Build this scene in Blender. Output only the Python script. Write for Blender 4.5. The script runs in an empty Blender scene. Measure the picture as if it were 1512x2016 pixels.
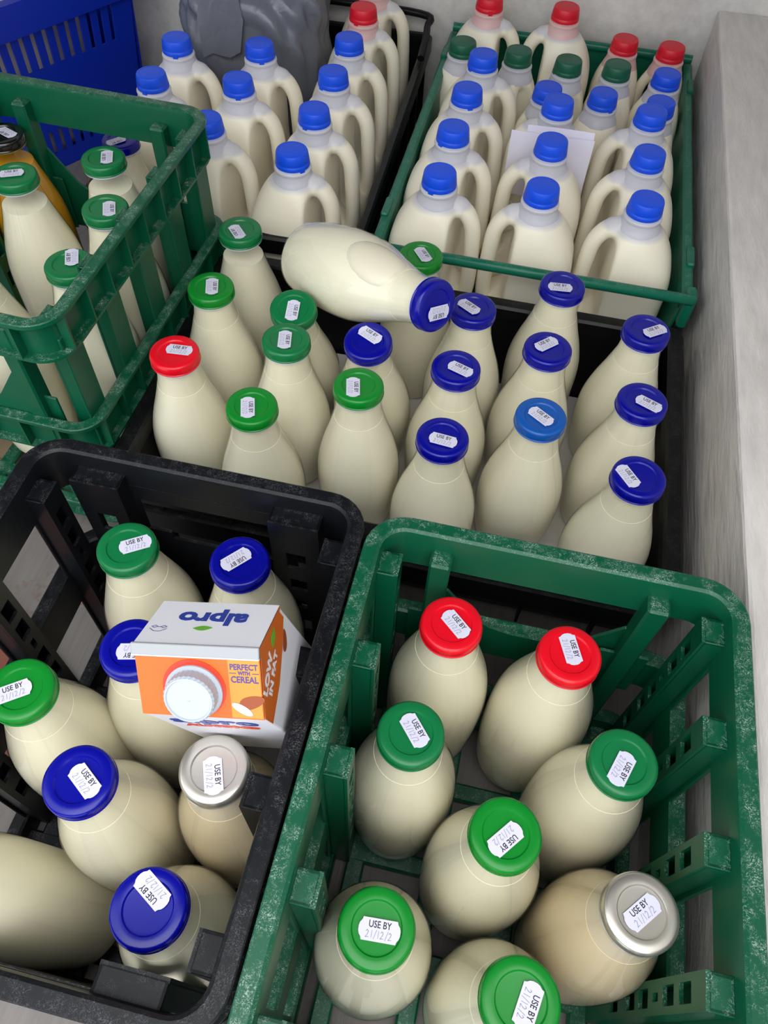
import bpy, bmesh, math, random
from mathutils import Vector, Matrix
import numpy as np

random.seed(7)
scene = bpy.context.scene
COL = scene.collection
PI = math.pi

# ------------------------------------------------------------------ camera
CAM_Z = 0.835
pitch, roll, yaw = math.radians(34.5), math.radians(3.3), math.radians(10.0)
Rz = Matrix.Rotation(yaw, 3, 'Z')
right = Rz @ Vector((1, 0, 0))
fwd = Rz @ Vector((0, math.sin(pitch), -math.cos(pitch)))
up = right.cross(fwd)
cr, sr = math.cos(roll), math.sin(roll)
right, up = cr * right + sr * up, -sr * right + cr * up
cam_data = bpy.data.cameras.new('camera')
cam = bpy.data.objects.new('camera', cam_data)
COL.objects.link(cam)
m = Matrix((right, up, -fwd)).transposed().to_4x4()
m.translation = Vector((0, 0, CAM_Z))
cam.matrix_world = m
cam_data.sensor_fit = 'VERTICAL'
cam_data.sensor_height = 36.0
cam_data.lens = 1520.0 / 2016.0 * 36.0
cam_data.clip_start = 0.01
scene.camera = cam

# ------------------------------------------------------------------ light: overcast sky seen from an open van
world = bpy.data.worlds.new('sky')
scene.world = world
world.use_nodes = True
wn = world.node_tree.nodes
wn['Background'].inputs[0].default_value = (0.90, 0.95, 1.0, 1)
wn['Background'].inputs[1].default_value = 1.75
sun_d = bpy.data.lights.new('soft_sky_sun', 'SUN')
sun_d.energy = 2.0
sun_d.angle = math.radians(70)
sun_d.color = (1.0, 0.98, 0.95)
sun = bpy.data.objects.new('soft_sky_sun', sun_d)
COL.objects.link(sun)
sun.rotation_euler = Vector((-0.25, 0.42, -1.0)).to_track_quat('-Z', 'Y').to_euler()
scene.view_settings.view_transform = 'Standard'
scene.view_settings.look = 'None'
scene.view_settings.gamma = 1.0
scene.view_settings.use_curve_mapping = False
scene.view_settings.exposure = 0.36

# ------------------------------------------------------------------ materials
def srgb(r, g, b):
    f = lambda c: (c / 255 / 12.92) if c / 255 <= 0.04045 else ((c / 255 + 0.055) / 1.055) ** 2.4
    return (f(r), f(g), f(b), 1.0)

MATS = {}
def mat(name, col, rough=0.4, metal=0.0, spec=0.5, coat=0.0, sss=0.0, noise=0.0, nscale=30, bump=0.0, bscale=80, trans=0.0):
    m = bpy.data.materials.new(name)
    m.use_nodes = True
    nt = m.node_tree
    b = nt.nodes['Principled BSDF']
    b.inputs['Base Color'].default_value = col
    b.inputs['Roughness'].default_value = rough
    b.inputs['Metallic'].default_value = metal
    b.inputs['Specular IOR Level'].default_value = spec
    b.inputs['Coat Weight'].default_value = coat
    b.inputs['Coat Roughness'].default_value = 0.08
    if sss:
        b.inputs['Subsurface Weight'].default_value = sss
        b.inputs['Subsurface Radius'].default_value = (0.012, 0.010, 0.007)
        b.inputs['Subsurface Scale'].default_value = 1.0
    if noise or bump:
        tc = nt.nodes.new('ShaderNodeTexCoord')
    if noise:
        n = nt.nodes.new('ShaderNodeTexNoise')
        n.inputs['Scale'].default_value = nscale
        n.inputs['Detail'].default_value = 6
        nt.links.new(tc.outputs['Object'], n.inputs['Vector'])
        mx = nt.nodes.new('ShaderNodeMix'); mx.data_type = 'RGBA'
        mx.inputs[6].default_value = tuple(c * (1 - noise) for c in col[:3]) + (1,)
        mx.inputs[7].default_value = tuple(min(1, c * (1 + noise)) for c in col[:3]) + (1,)
        nt.links.new(n.outputs['Fac'], mx.inputs[0])
        nt.links.new(mx.outputs[2], b.inputs['Base Color'])
    if bump:
        n2 = nt.nodes.new('ShaderNodeTexNoise')
        n2.inputs['Scale'].default_value = bscale
        n2.inputs['Detail'].default_value = 5
        nt.links.new(tc.outputs['Object'], n2.inputs['Vector'])
        bp = nt.nodes.new('ShaderNodeBump')
        bp.inputs['Strength'].default_value = bump
        bp.inputs['Distance'].default_value = 0.002
        nt.links.new(n2.outputs['Fac'], bp.inputs['Height'])
        nt.links.new(bp.outputs['Normal'], b.inputs['Normal'])
    MATS[name] = m
    return m

def crate_plastic(name, col, wear, amount=0.5, spec=0.35):
    """moulded plastic, scuffed pale along its upward facing edges"""
    m = mat(name, col, rough=0.34, spec=spec)
    nt = m.node_tree; b = nt.nodes['Principled BSDF']
    tc = nt.nodes.new('ShaderNodeTexCoord')
    geo = nt.nodes.new('ShaderNodeNewGeometry')
    sep = nt.nodes.new('ShaderNodeSeparateXYZ'); nt.links.new(geo.outputs['Normal'], sep.inputs[0])
    up_r = nt.nodes.new('ShaderNodeMapRange')
    up_r.inputs['From Min'].default_value = 0.6; up_r.inputs['From Max'].default_value = 0.95
    nt.links.new(sep.outputs['Z'], up_r.inputs['Value'])
    n1 = nt.nodes.new('ShaderNodeTexNoise'); n1.inputs['Scale'].default_value = 60; n1.inputs['Detail'].default_value = 9
    n1.inputs['Roughness'].default_value = 0.75
    nt.links.new(tc.outputs['Object'], n1.inputs['Vector'])
    n2 = nt.nodes.new('ShaderNodeTexNoise'); n2.inputs['Scale'].default_value = 520; n2.inputs['Detail'].default_value = 4
    n2.inputs['Distortion'].default_value = 2.5
    nt.links.new(tc.outputs['Object'], n2.inputs['Vector'])
    r1 = nt.nodes.new('ShaderNodeMapRange'); r1.inputs['From Min'].default_value = 0.45; r1.inputs['From Max'].default_value = 0.62
    nt.links.new(n1.outputs['Fac'], r1.inputs['Value'])
    r2 = nt.nodes.new('ShaderNodeMapRange'); r2.inputs['From Min'].default_value = 0.51; r2.inputs['From Max'].default_value = 0.60
    nt.links.new(n2.outputs['Fac'], r2.inputs['Value'])
    mu = nt.nodes.new('ShaderNodeMath'); mu.operation = 'MULTIPLY'
    nt.links.new(r1.outputs[0], mu.inputs[0]); nt.links.new(r2.outputs[0], mu.inputs[1])
    mu2 = nt.nodes.new('ShaderNodeMath'); mu2.operation = 'MULTIPLY'
    nt.links.new(mu.outputs[0], mu2.inputs[0]); nt.links.new(up_r.outputs[0], mu2.inputs[1])
    mu3 = nt.nodes.new('ShaderNodeMath'); mu3.operation = 'MULTIPLY'; mu3.inputs[1].default_value = amount
    nt.links.new(mu2.outputs[0], mu3.inputs[0])
    mx = nt.nodes.new('ShaderNodeMix'); mx.data_type = 'RGBA'
    mx.inputs[6].default_value = col; mx.inputs[7].default_value = wear
    nt.links.new(mu3.outputs[0], mx.inputs[0]); nt.links.new(mx.outputs[2], b.inputs['Base Color'])
    rr = nt.nodes.new('ShaderNodeMapRange'); rr.inputs['To Min'].default_value = 0.33; rr.inputs['To Max'].default_value = 0.75
    nt.links.new(mu3.outputs[0], rr.inputs['Value']); nt.links.new(rr.outputs[0], b.inputs['Roughness'])
    return m

crate_plastic('crate_green', srgb(5, 80, 54), srgb(165, 185, 172), 0.85)
crate_plastic('tray_green', srgb(12, 104, 80), srgb(150, 190, 175), 0.5)
crate_plastic('crate_black', srgb(17, 18, 22), srgb(105, 105, 108), 0.5, 0.22)
crate_plastic('tray_black', srgb(15, 15, 17), srgb(90, 90, 90), 0.35, 0.22)
mat('milk', srgb(236, 229, 203), rough=0.32, spec=0.35, sss=0.0)
mat('milk_grey', srgb(228, 220, 190), rough=0.35)
mat('oat_milk', srgb(228, 208, 172), rough=0.35)
mat('orange_juice', srgb(226, 160, 20), rough=0.35)
mat('film', srgb(232, 225, 198), rough=0.35, spec=0.3)
mat('bubble_film', srgb(226, 218, 194), rough=0.3)
mat('oat_film', srgb(220, 204, 176), rough=0.4)
mat('lid_dg', srgb(16, 112, 62), rough=0.26, coat=0.0, spec=0.4)
mat('lid_bg', srgb(12, 128, 40), rough=0.26, coat=0.0, spec=0.4)
mat('lid_rd', srgb(222, 14, 34), rough=0.26, coat=0.0, spec=0.4)
mat('lid_nv', srgb(6, 10, 140), rough=0.22, coat=0.0, spec=0.4)
mat('lid_mb', srgb(18, 84, 168), rough=0.26, coat=0.0, spec=0.4)
mat('lid_bk', srgb(12, 12, 13), rough=0.2, coat=0.4)
mat('lid_sv', srgb(205, 200, 190), rough=0.3, metal=0.85)
mat('gold_rim', srgb(190, 165, 90), rough=0.3, metal=0.8)
mat('sticker', srgb(212, 210, 228), rough=0.55)
mat('ink', srgb(22, 22, 28), rough=0.6)
mat('pen', srgb(150, 150, 176), rough=0.6)
mat('jug_body', srgb(249, 241, 219), rough=0.36, spec=0.45, sss=0.0)
def jug_plastic(name, level):
    m = mat(name, srgb(249, 241, 219), rough=0.36, spec=0.45)
    nt = m.node_tree; b = nt.nodes['Principled BSDF']
    tc = nt.nodes.new('ShaderNodeTexCoord'); sp_ = nt.nodes.new('ShaderNodeSeparateXYZ'); nt.links.new(tc.outputs['Object'], sp_.inputs[0])
    r = nt.nodes.new('ShaderNodeMapRange'); r.inputs['From Min'].default_value = level - .0015; r.inputs['From Max'].default_value = level + .003
    nt.links.new(sp_.outputs['Z'], r.inputs['Value'])
    mx = nt.nodes.new('ShaderNodeMix'); mx.data_type = 'RGBA'
    mx.inputs[6].default_value = srgb(249, 241, 219); mx.inputs[7].default_value = srgb(214, 211, 214)
    nt.links.new(r.outputs[0], mx.inputs[0]); nt.links.new(mx.outputs[2], b.inputs['Base Color'])
jug_plastic('jug_body_big', .2065)
jug_plastic('jug_body_small', .1745)
mat('jug_neck', srgb(206, 205, 214), rough=0.38)
mat('jug_neck_red_spill', srgb(226, 186, 184), rough=0.4)  # pink light spilling from the red cap, put into the neck colour
mat('cap_blue', srgb(6, 80, 232), rough=0.42)
mat('cap_red', srgb(218, 14, 42), rough=0.42)
mat('cap_green', srgb(10, 92, 68), rough=0.42)
mat('basket_blue', srgb(4, 40, 165), rough=0.4, noise=0.08, nscale=12)
mat('sack_grey', srgb(104, 107, 118), rough=0.3, spec=0.6)
mat('bag_white', srgb(214, 206, 200), rough=0.35, bump=0.5, bscale=25)
mat('paper', srgb(234, 230, 244), rough=0.7)
mat('card_white', srgb(226, 225, 232), rough=0.45)
mat('card_orange', srgb(206, 98, 22), rough=0.4, noise=0.18, nscale=22)
mat('card_tan', srgb(205, 140, 52), rough=0.4)
mat('card_red', srgb(222, 56, 34), rough=0.4)
mat('card_brown', srgb(150, 70, 34), rough=0.45)
mat('card_silver', srgb(158, 160, 163), rough=0.35)
mat('card_blue', srgb(30, 54, 150), rough=0.4)
mat('card_purple', srgb(78, 62, 140), rough=0.45)
mat('leaf_green', srgb(96, 168, 44), rough=0.45)
mat('cap_white', srgb(176, 185, 196), rough=0.3, sss=0.0)
mat('liner_card', srgb(226, 220, 214), rough=0.8, noise=0.14, nscale=40, bump=0.2)
mat('roof_panel', srgb(70, 70, 70), rough=0.8)
mat('timber', srgb(140, 120, 95), rough=0.8, noise=0.2, nscale=20)
mat('rust_board', srgb(112, 62, 48), rough=0.75, noise=0.3, nscale=40, bump=0.3)
mat('dry_leaf', srgb(150, 110, 95), rough=0.8, noise=0.3, nscale=60)

def glass_mat():
    m = bpy.data.materials.new('glass'); m.use_nodes = True
    nt = m.node_tree; nt.nodes.clear()
    out = nt.nodes.new('ShaderNodeOutputMaterial')
    t = nt.nodes.new('ShaderNodeBsdfTransparent'); t.inputs[0].default_value = (0.985, 0.99, 0.985, 1)
    g = nt.nodes.new('ShaderNodeBsdfGlossy'); g.inputs['Roughness'].default_value = 0.06
    fr = nt.nodes.new('ShaderNodeFresnel'); fr.inputs['IOR'].default_value = 1.45
    mx = nt.nodes.new('ShaderNodeMixShader')
    # reflect only where light meets the glass from outside; the wall is thin, so nothing is trapped inside
    ge = nt.nodes.new('ShaderNodeNewGeometry'); iv = nt.nodes.new('ShaderNodeMath'); iv.operation = 'SUBTRACT'; iv.inputs[0].default_value = 1.0
    nt.links.new(ge.outputs['Backfacing'], iv.inputs[1])
    ml = nt.nodes.new('ShaderNodeMath'); ml.operation = 'MULTIPLY'
    nt.links.new(fr.outputs[0], ml.inputs[0]); nt.links.new(iv.outputs[0], ml.inputs[1])
    nt.links.new(ml.outputs[0], mx.inputs[0]); nt.links.new(t.outputs[0], mx.inputs[1]); nt.links.new(g.outputs[0], mx.inputs[2])
    nt.links.new(mx.outputs[0], out.inputs[0])
    MATS['glass'] = m
glass_mat()

def textured_wall(name, col, streak):
    """painted grp / plywood with a coarse diagonal brushed relief"""
    m = mat(name, col, rough=0.55)
    nt = m.node_tree; b = nt.nodes['Principled BSDF']
    tc = nt.nodes.new('ShaderNodeTexCoord')
    mp = nt.nodes.new('ShaderNodeMapping')
    mp.inputs['Rotation'].default_value = streak[0]; mp.inputs['Scale'].default_value = streak[1]
    nt.links.new(tc.outputs['Object'], mp.inputs['Vector'])
    n = nt.nodes.new('ShaderNodeTexNoise'); n.inputs['Scale'].default_value = 60; n.inputs['Detail'].default_value = 5
    n.inputs['Roughness'].default_value = 0.6
    nt.links.new(mp.outputs[0], n.inputs['Vector'])
    n2 = nt.nodes.new('ShaderNodeTexNoise'); n2.inputs['Scale'].default_value = 7; n2.inputs['Detail'].default_value = 7
    nt.links.new(tc.outputs['Object'], n2.inputs['Vector'])
    mx = nt.nodes.new('ShaderNodeMix'); mx.data_type = 'RGBA'
    mx.inputs[6].default_value = tuple(c * 0.86 for c in col[:3]) + (1,)
    mx.inputs[7].default_value = tuple(min(1, c * 1.1) for c in col[:3]) + (1,)
    ad = nt.nodes.new('ShaderNodeMath'); ad.operation = 'ADD'
    nt.links.new(n2.outputs['Fac'], ad.inputs[0]); nt.links.new(n.outputs['Fac'], ad.inputs[1])
    rg = nt.nodes.new('ShaderNodeMapRange'); rg.inputs['From Min'].default_value = 0.75; rg.inputs['From Max'].default_value = 1.25
    nt.links.new(ad.outputs[0], rg.inputs['Value']); nt.links.new(rg.outputs[0], mx.inputs[0])
    nt.links.new(mx.outputs[2], b.inputs['Base Color'])
    bp = nt.nodes.new('ShaderNodeBump'); bp.inputs['Strength'].default_value = streak[2]; bp.inputs['Distance'].default_value = 0.003
    nt.links.new(n.outputs['Fac'], bp.inputs['Height']); nt.links.new(bp.outputs['Normal'], b.inputs['Normal'])
    return m
textured_wall('wall_grp', srgb(216, 210, 205), ((0.5, 0.4, 0.6), (1.3, 0.28, 1.3), 1.0))
textured_wall('wall_white', srgb(216, 212, 207), ((0, 0, 0), (1, 1, 1), 0.1))

def spots(mname, col, scale, lo, hi):
    m = MATS[mname]; nt = m.node_tree; b = nt.nodes['Principled BSDF']
    src = b.inputs['Base Color'].links[0].from_socket
    tc = nt.nodes.new('ShaderNodeTexCoord')
    n = nt.nodes.new('ShaderNodeTexNoise'); n.inputs['Scale'].default_value = scale; n.inputs['Detail'].default_value = 5
    n.inputs['Roughness'].default_value = 0.7
    nt.links.new(tc.outputs['Object'], n.inputs['Vector'])
    r = nt.nodes.new('ShaderNodeMapRange'); r.inputs['From Min'].default_value = lo; r.inputs['From Max'].default_value = hi
    nt.links.new(n.outputs['Fac'], r.inputs['Value'])
    mx = nt.nodes.new('ShaderNodeMix'); mx.data_type = 'RGBA'; mx.inputs[7].default_value = col
    nt.links.new(src, mx.inputs[6]); nt.links.new(r.outputs[0], mx.inputs[0]); nt.links.new(mx.outputs[2], b.inputs['Base Color'])
spots('wall_white', srgb(120, 100, 92), 22, 0.70, 0.74)
textured_wall('floor_ply', srgb(116, 110, 106), ((0, 0, 0), (2.2, 0.12, 1), 0.5))
spots('floor_ply', srgb(96, 72, 58), 18, 0.60, 0.72)
spots('liner_card', srgb(120, 92, 76), 70, 0.68, 0.74)

# ------------------------------------------------------------------ mesh helpers
def newmesh(name, verts, faces, smooth=False, auto=None):
    me = bpy.data.meshes.new(name)
    me.from_pydata([tuple(v) for v in verts], [], faces)
    me.validate()
    bm = bmesh.new(); bm.from_mesh(me)
    bmesh.ops.remove_doubles(bm, verts=bm.verts, dist=1e-6)
    bmesh.ops.recalc_face_normals(bm, faces=bm.faces)
    bm.to_mesh(me); bm.free()
    if smooth:
        me.polygons.foreach_set('use_smooth', [True] * len(me.polygons))
        if auto is not None:
            me.set_sharp_from_angle(angle=math.radians(auto))
    return me

def link(name, me, matname, parent=None, loc=None, rot=None):
    if matname and not me.materials:
        me.materials.append(MATS[matname])
    o = bpy.data.objects.new(name, me)
    COL.objects.link(o)
    if parent: o.parent = parent
    if loc: o.location = loc
    if rot: o.rotation_euler = rot
    return o

def part(name, vf, matname, parent=None, smooth=False, auto=None, loc=None, rot=None):
    return link(name, newmesh(name, vf[0], vf[1], smooth, auto), matname, parent, loc, rot)

def linkm(name, me, matname, parent=None, loc=None, rot=None):
    """shared mesh, material set on the object slot"""
    if not me.materials: me.materials.append(None)
    o = link(name, me, None, parent, loc, rot)
    o.material_slots[0].link = 'OBJECT'; o.material_slots[0].material = MATS[matname]
    return o

def thing(name, label, cat, loc=(0, 0, 0), rotz=0.0, group=None):
    o = bpy.data.objects.new(name, None); COL.objects.link(o)
    o.empty_display_size = 0.02
    o.location = loc; o.rotation_euler = (0, 0, rotz)
    o['label'] = label; o['category'] = cat
    if group: o['group'] = group
    return o

def tag(o, label, cat, group=None):
    o['label'] = label; o['category'] = cat
    if group: o['group'] = group
    return o

def merge(*vfs):
    V, F = [], []
    for v, f in vfs:
        k = len(V); V += list(v); F += [tuple(i + k for i in q) for q in f]
    return V, F

def box(x0, x1, y0, y1, z0, z1):
    V = [(x, y, z) for z in (z0, z1) for y in (y0, y1) for x in (x0, x1)]
    F = [(0, 2, 3, 1), (4, 5, 7, 6), (0, 1, 5, 4), (2, 6, 7, 3), (0, 4, 6, 2), (1, 3, 7, 5)]
    return V, F

def rbox(x0, x1, y0, y1, z0, z1, b=0.002, seg=2):
    """bevelled box"""
    bm = bmesh.new()
    v, f = box(x0, x1, y0, y1, z0, z1)
    bv = [bm.verts.new(p) for p in v]
    for q in f: bm.faces.new([bv[i] for i in q])
    bmesh.ops.bevel(bm, geom=list(bm.edges), offset=b, segments=seg, affect='EDGES', profile=0.5)
    bm.verts.index_update()
    V = [tuple(p.co) for p in bm.verts]; F = [tuple(p.index for p in q.verts) for q in bm.faces]
    bm.free()
    return V, F

def lathe(prof, n=48, cap0=True, cap1=True):
    V, F = [], []
    for r, z in prof:
        for i in range(n):
            a = 2 * PI * i / n
            V.append((r * math.cos(a), r * math.sin(a), z))
    for k in range(len(prof) - 1):
        for i in range(n):
            j = (i + 1) % n
            F.append((k * n + i, k * n + j, (k + 1) * n + j, (k + 1) * n + i))
    if cap0: F.append(tuple(range(n - 1, -1, -1)))
    if cap1: F.append(tuple((len(prof) - 1) * n + i for i in range(n)))
    return V, F

def spline(pts, n=6):
    """catmull-rom through points"""
    P = [np.array(p, float) for p in pts]
    P = [2 * P[0] - P[1]] + P + [2 * P[-1] - P[-2]]
    out = []
    for i in range(1, len(P) - 2):
        for t in np.linspace(0, 1, n, endpoint=False):
            a, b, c, d = P[i - 1:i + 3]
            out.append(0.5 * ((2 * b) + (c - a) * t + (2 * a - 5 * b + 4 * c - d) * t * t + (3 * b - a - 3 * c + d) * t ** 3))
    out.append(P[-2])
    return [tuple(float(x) for x in p) for p in out]

def tube(pts, radii, n=12, closed=False, squash=(1, 1)):
    pts = [Vector(p) for p in pts]; V, F = [], []
    N = len(pts)
    ref = Vector((0.01, 1, 0.02)).normalized()
    for i, p in enumerate(pts):
        d = (pts[min(i + 1, N - 1)] - pts[max(i - 1, 0)]).normalized()
        a = (ref - d * ref.dot(d))
        if a.length < 0.05: a = Vector((0, 0, 1)) - d * d.z
        a.normalize(); b = d.cross(a)
        r = radii[i] if hasattr(radii, '__len__') else radii
        for k in range(n):
            t = 2 * PI * k / n
            V.append(tuple(p + a * (r * squash[0] * math.cos(t)) + b * (r * squash[1] * math.sin(t))))
    for i in range(N - 1):
        for k in range(n):
            j = (k + 1) % n
            F.append((i * n + k, i * n + j, (i + 1) * n + j, (i + 1) * n + k))
    F.append(tuple(range(n - 1, -1, -1))); F.append(tuple((N - 1) * n + k for k in range(n)))
    return V, F

def rrect(hx, hy, r, seg=6):
    r = max(r, 1e-4); pts = []
    for cx, cy, a0 in ((hx - r, hy - r, 0), (-hx + r, hy - r, PI / 2), (-hx + r, -hy + r, PI), (hx - r, -hy + r, 1.5 * PI)):
        for k in range(seg + 1):
            a = a0 + PI / 2 * k / seg
            pts.append((cx + r * math.cos(a), cy + r * math.sin(a)))
    return pts

def ring(hx, hy, rad, prof, seg=6):
    """sweep a closed (offset, z) profile round a rounded rectangle"""
    loops = [[(x, y, z) for x, y in rrect(hx + o, hy + o, rad + o, seg)] for o, z in prof]
    n = len(loops[0]); V = [p for l in loops for p in l]; F = []
    m_ = len(loops)
    for k in range(m_):
        k2 = (k + 1) % m_
        for i in range(n):
            j = (i + 1) % n
            F.append((k * n + i, k * n + j, k2 * n + j, k2 * n + i))
    return V, F

def prism(poly, t, axis='y'):
    """extrude a polygon given in (u, v); axis y: u=x, v=z, thickness along y; axis z: u=x, v=y"""
    n = len(poly)
    if axis == 'y':
        V = [(u, -t / 2, v) for u, v in poly] + [(u, t / 2, v) for u, v in poly]
    else:
        V = [(u, v, 0) for u, v in poly] + [(u, v, t) for u, v in poly]
    F = [tuple(range(n)), tuple(range(2 * n - 1, n - 1, -1))]
    F += [(i, i + n, (i + 1) % n + n, (i + 1) % n) for i in range(n)]
    return V, F

def plate(w0, w1, h0, h1, holes, t, corner=0.0):
    """plate in x/z with rectangular holes (x0,x1,z0,z1), thickness t along y"""
    xs = sorted(set([w0, w1] + [c for h in holes for c in h[:2]]))
    zs = sorted(set([h0, h1] + [c for h in holes for c in h[2:]]))
    V, F = [], []
    solid = {}
    for i in range(len(xs) - 1):
        for j in range(len(zs) - 1):
            cx, cz = (xs[i] + xs[i + 1]) / 2, (zs[j] + zs[j + 1]) / 2
            solid[i, j] = not any(h[0] < cx < h[1] and h[2] < cz < h[3] for h in holes)
    for (i, j), s in solid.items():
        if not s: continue
        x0, x1, z0, z1 = xs[i], xs[i + 1], zs[j], zs[j + 1]
        k = len(V)
        V += [(x0, -t / 2, z0), (x1, -t / 2, z0), (x1, -t / 2, z1), (x0, -t / 2, z1), (x0, t / 2, z0), (x1, t / 2, z0), (x1, t / 2, z1), (x0, t / 2, z1)]
        F += [(k, k + 1, k + 2, k + 3), (k + 7, k + 6, k + 5, k + 4)]
        if not solid.get((i - 1, j)): F.append((k, k + 3, k + 7, k + 4))
        if not solid.get((i + 1, j)): F.append((k + 1, k + 5, k + 6, k + 2))
        if not solid.get((i, j - 1)): F.append((k, k + 4, k + 5, k + 1))
        if not solid.get((i, j + 1)): F.append((k + 3, k + 2, k + 6, k + 7))
    return V, F

def xf(vf, loc=(0, 0, 0), rz=0.0, rx=0.0, ry=0.0, s=(1, 1, 1)):
    M = Matrix.Translation(loc) @ Matrix.Rotation(rz, 4, 'Z') @ Matrix.Rotation(ry, 4, 'Y') @ Matrix.Rotation(rx, 4, 'X') @ Matrix.Diagonal((*s, 1))
    return [tuple(M @ Vector(v)) for v in vf[0]], vf[1]

def text_mesh(body, size, sx=1.0, bold=0.0, extr=0.00012, align='CENTER', shear=0.0, space=1.0):
    cu = bpy.data.curves.new('txt', 'FONT')
    cu.body = body; cu.size = size; cu.align_x = align; cu.align_y = 'CENTER'
    cu.offset = bold; cu.extrude = extr; cu.resolution_u = 3; cu.shear = shear; cu.space_character = space
    o = bpy.data.objects.new('txt', cu); COL.objects.link(o)
    dg = bpy.context.evaluated_depsgraph_get()
    me = bpy.data.meshes.new_from_object(o.evaluated_get(dg))
    for v in me.vertices: v.co.x *= sx
    me.materials.clear()
    bpy.data.objects.remove(o); bpy.data.curves.remove(cu)
    return me

def evaluated(vf, mods, name):
    me = newmesh(name, vf[0], vf[1])
    o = bpy.data.objects.new('tmp', me); COL.objects.link(o)
    for t, kw in mods:
        md = o.modifiers.new(t, t)
        for k, v in kw.items(): setattr(md, k, v)
    dg = bpy.context.evaluated_depsgraph_get()
    out = bpy.data.meshes.new_from_object(o.evaluated_get(dg))
    out.name = name
    bpy.data.objects.remove(o); bpy.data.meshes.remove(me)
    out.polygons.foreach_set('use_smooth', [True] * len(out.polygons))
    return out

# ------------------------------------------------------------------ the van: floor, walls, wheel-arch ledge
WX, BY, LEDGE = 0.244, 1.474, 0.28
def struct(name, vf, matname):
    o = part(name, vf, matname); o['kind'] = 'structure'; return o
struct('floor', box(-1.3, 0.62, -0.55, BY + 0.02, -0.03, 0.0), 'floor_ply')
struct('wall_back', box(-1.3, 0.62, BY, BY + 0.03, -0.03, 1.5), 'wall_white')
struct('wall_right', rbox(WX, 0.62, -0.55, BY, -0.03, LEDGE, 0.004, 2), 'wall_grp')
struct('wall_right_upper', box(0.60, 0.63, -0.55, BY + 0.03, LEDGE - 0.01, 1.5), 'wall_grp')
struct('wall_left', box(-1.33, -1.3, -0.10, BY + 0.03, -0.03, 1.5), 'wall_white')
struct('ceiling', box(-1.33, 0.63, 0.12, BY + 0.03, 1.5, 1.53), 'roof_panel')

# ------------------------------------------------------------------ glass milk bottles
LID_R, LID_T = 0.0255, 0.0115
PROF = {
    'tall': [(.036, .0), (.0405, .003), (.0425, .010), (.0445, .03), (.047, .07), (.0475, .11), (.0465, .14), (.043, .165), (.0362, .19), (.0297, .212), (.0250, .231), (.0232, .243), (.0238, .2465), (.0232, .250), (.0222, .256)],
    'short': [(.033, .0), (.0375, .003), (.0398, .010), (.043, .026), (.0455, .05), (.0463, .075), (.0447, .098), (.0392, .122), (.0322, .144), (.0262, .165), (.0238, .179), (.0232, .190), (.0238, .193), (.0230, .1965), (.0222, .202)],
}
HT = {'tall': 0.26, 'short': 0.206}
BM = {}
for k, pr in PROF.items():
    H = HT[k]
    sp = spline(pr, 5)
    BM[k, 'glass'] = newmesh('glass', *lathe(sp, 56, True, False), smooth=True, auto=60)
    zmax = H - 0.008
    def inner(z0, z1, inset):
        zs = [p for p in sp if z0 < p[1] < z1]
        f = lambda z: float(np.interp(z, [p[1] for p in sp], [p[0] for p in sp]))
        return [(f(z0) - inset, z0)] + [(max(.002, r - inset), z) for r, z in zs] + [(f(z1) - inset, z1)]
    lv = H - 0.042
    BM[k, 'milk'] = newmesh('milk', *lathe(inner(0.003, lv, 0.0011), 56, True, True), smooth=True, auto=50)
    BM[k, 'film'] = newmesh('milk_film', *lathe(inner(lv - 0.001, H - 0.010, 0.0014), 48, True, True), smooth=True, auto=50)
    lv2 = H - 0.036
    BM[k, 'lowmilk'] = newmesh('milk', *lathe(inner(0.003, lv2, 0.0011), 56, True, True), smooth=True, auto=50)
lp = [(0.0, -.0014), (.0142, -.0014), (.0158, -.0013), (.0168, -.0001), (.0182, .0), (.0225, .0), (.0240, -.0006), (.0250, -.0020), (.0254, -.0040), (.0254, -.0085), (.0250, -.0098), (.0257, -.0106), (.0255, -.0115), (.0240, -.0115)]
lp = [(max(r, 1e-4), z) for r, z in lp]
BM['lid'] = newmesh('lid', *lathe(lp, 56, False, True), smooth=True, auto=45)
BM['liner'] = newmesh('lid_rim', *lathe([(.0225, -.0135), (.0249, -.0133), (.0252, -.0120), (.0251, -.0112), (.0230, -.0112)], 48, True, True), smooth=True, auto=45)
# notched price-gun sticker
def sticker_poly(w=.0272, h=.0134):
    a, b = w / 2, h / 2
    right_ = [(a - .0028, b), (a - .0012, b * .62), (a, b * .40), (a, -b * .40), (a - .0012, -b * .62), (a - .0028, -b)]
    right_ = [(a - .0024, b), (a - .0019, b * .74), (a - .0006, b * .50), (a, b * .2), (a, -b * .2), (a - .0006, -b * .50), (a - .0019, -b * .74), (a - .0024, -b)]
    return right_ + [(-x, -y) for x, y in right_]
BM['label'] = newmesh('label', *prism(sticker_poly(), 0.00015, 'z'))
BM['use_by'] = text_mesh('USE BY', .0058, sx=.82, bold=.00006, extr=.00005)
def strokes(paths, w=.00042):
    V, F = [], []
    for p in paths:
        p = [Vector((x, y, 0)) for x, y in p]
        for a, b in zip(p[:-1], p[1:]):
            d = (b - a); n_ = Vector((-d.y, d.x, 0)).normalized() * w / 2; e = d.normalized() * w * .3
            k = len(V); V += [tuple(a - n_ - e), tuple(b - n_ + e), tuple(b + n_ + e), tuple(a + n_ - e)]; F.append((k, k + 1, k + 2, k + 3))
    return V, F
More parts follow.
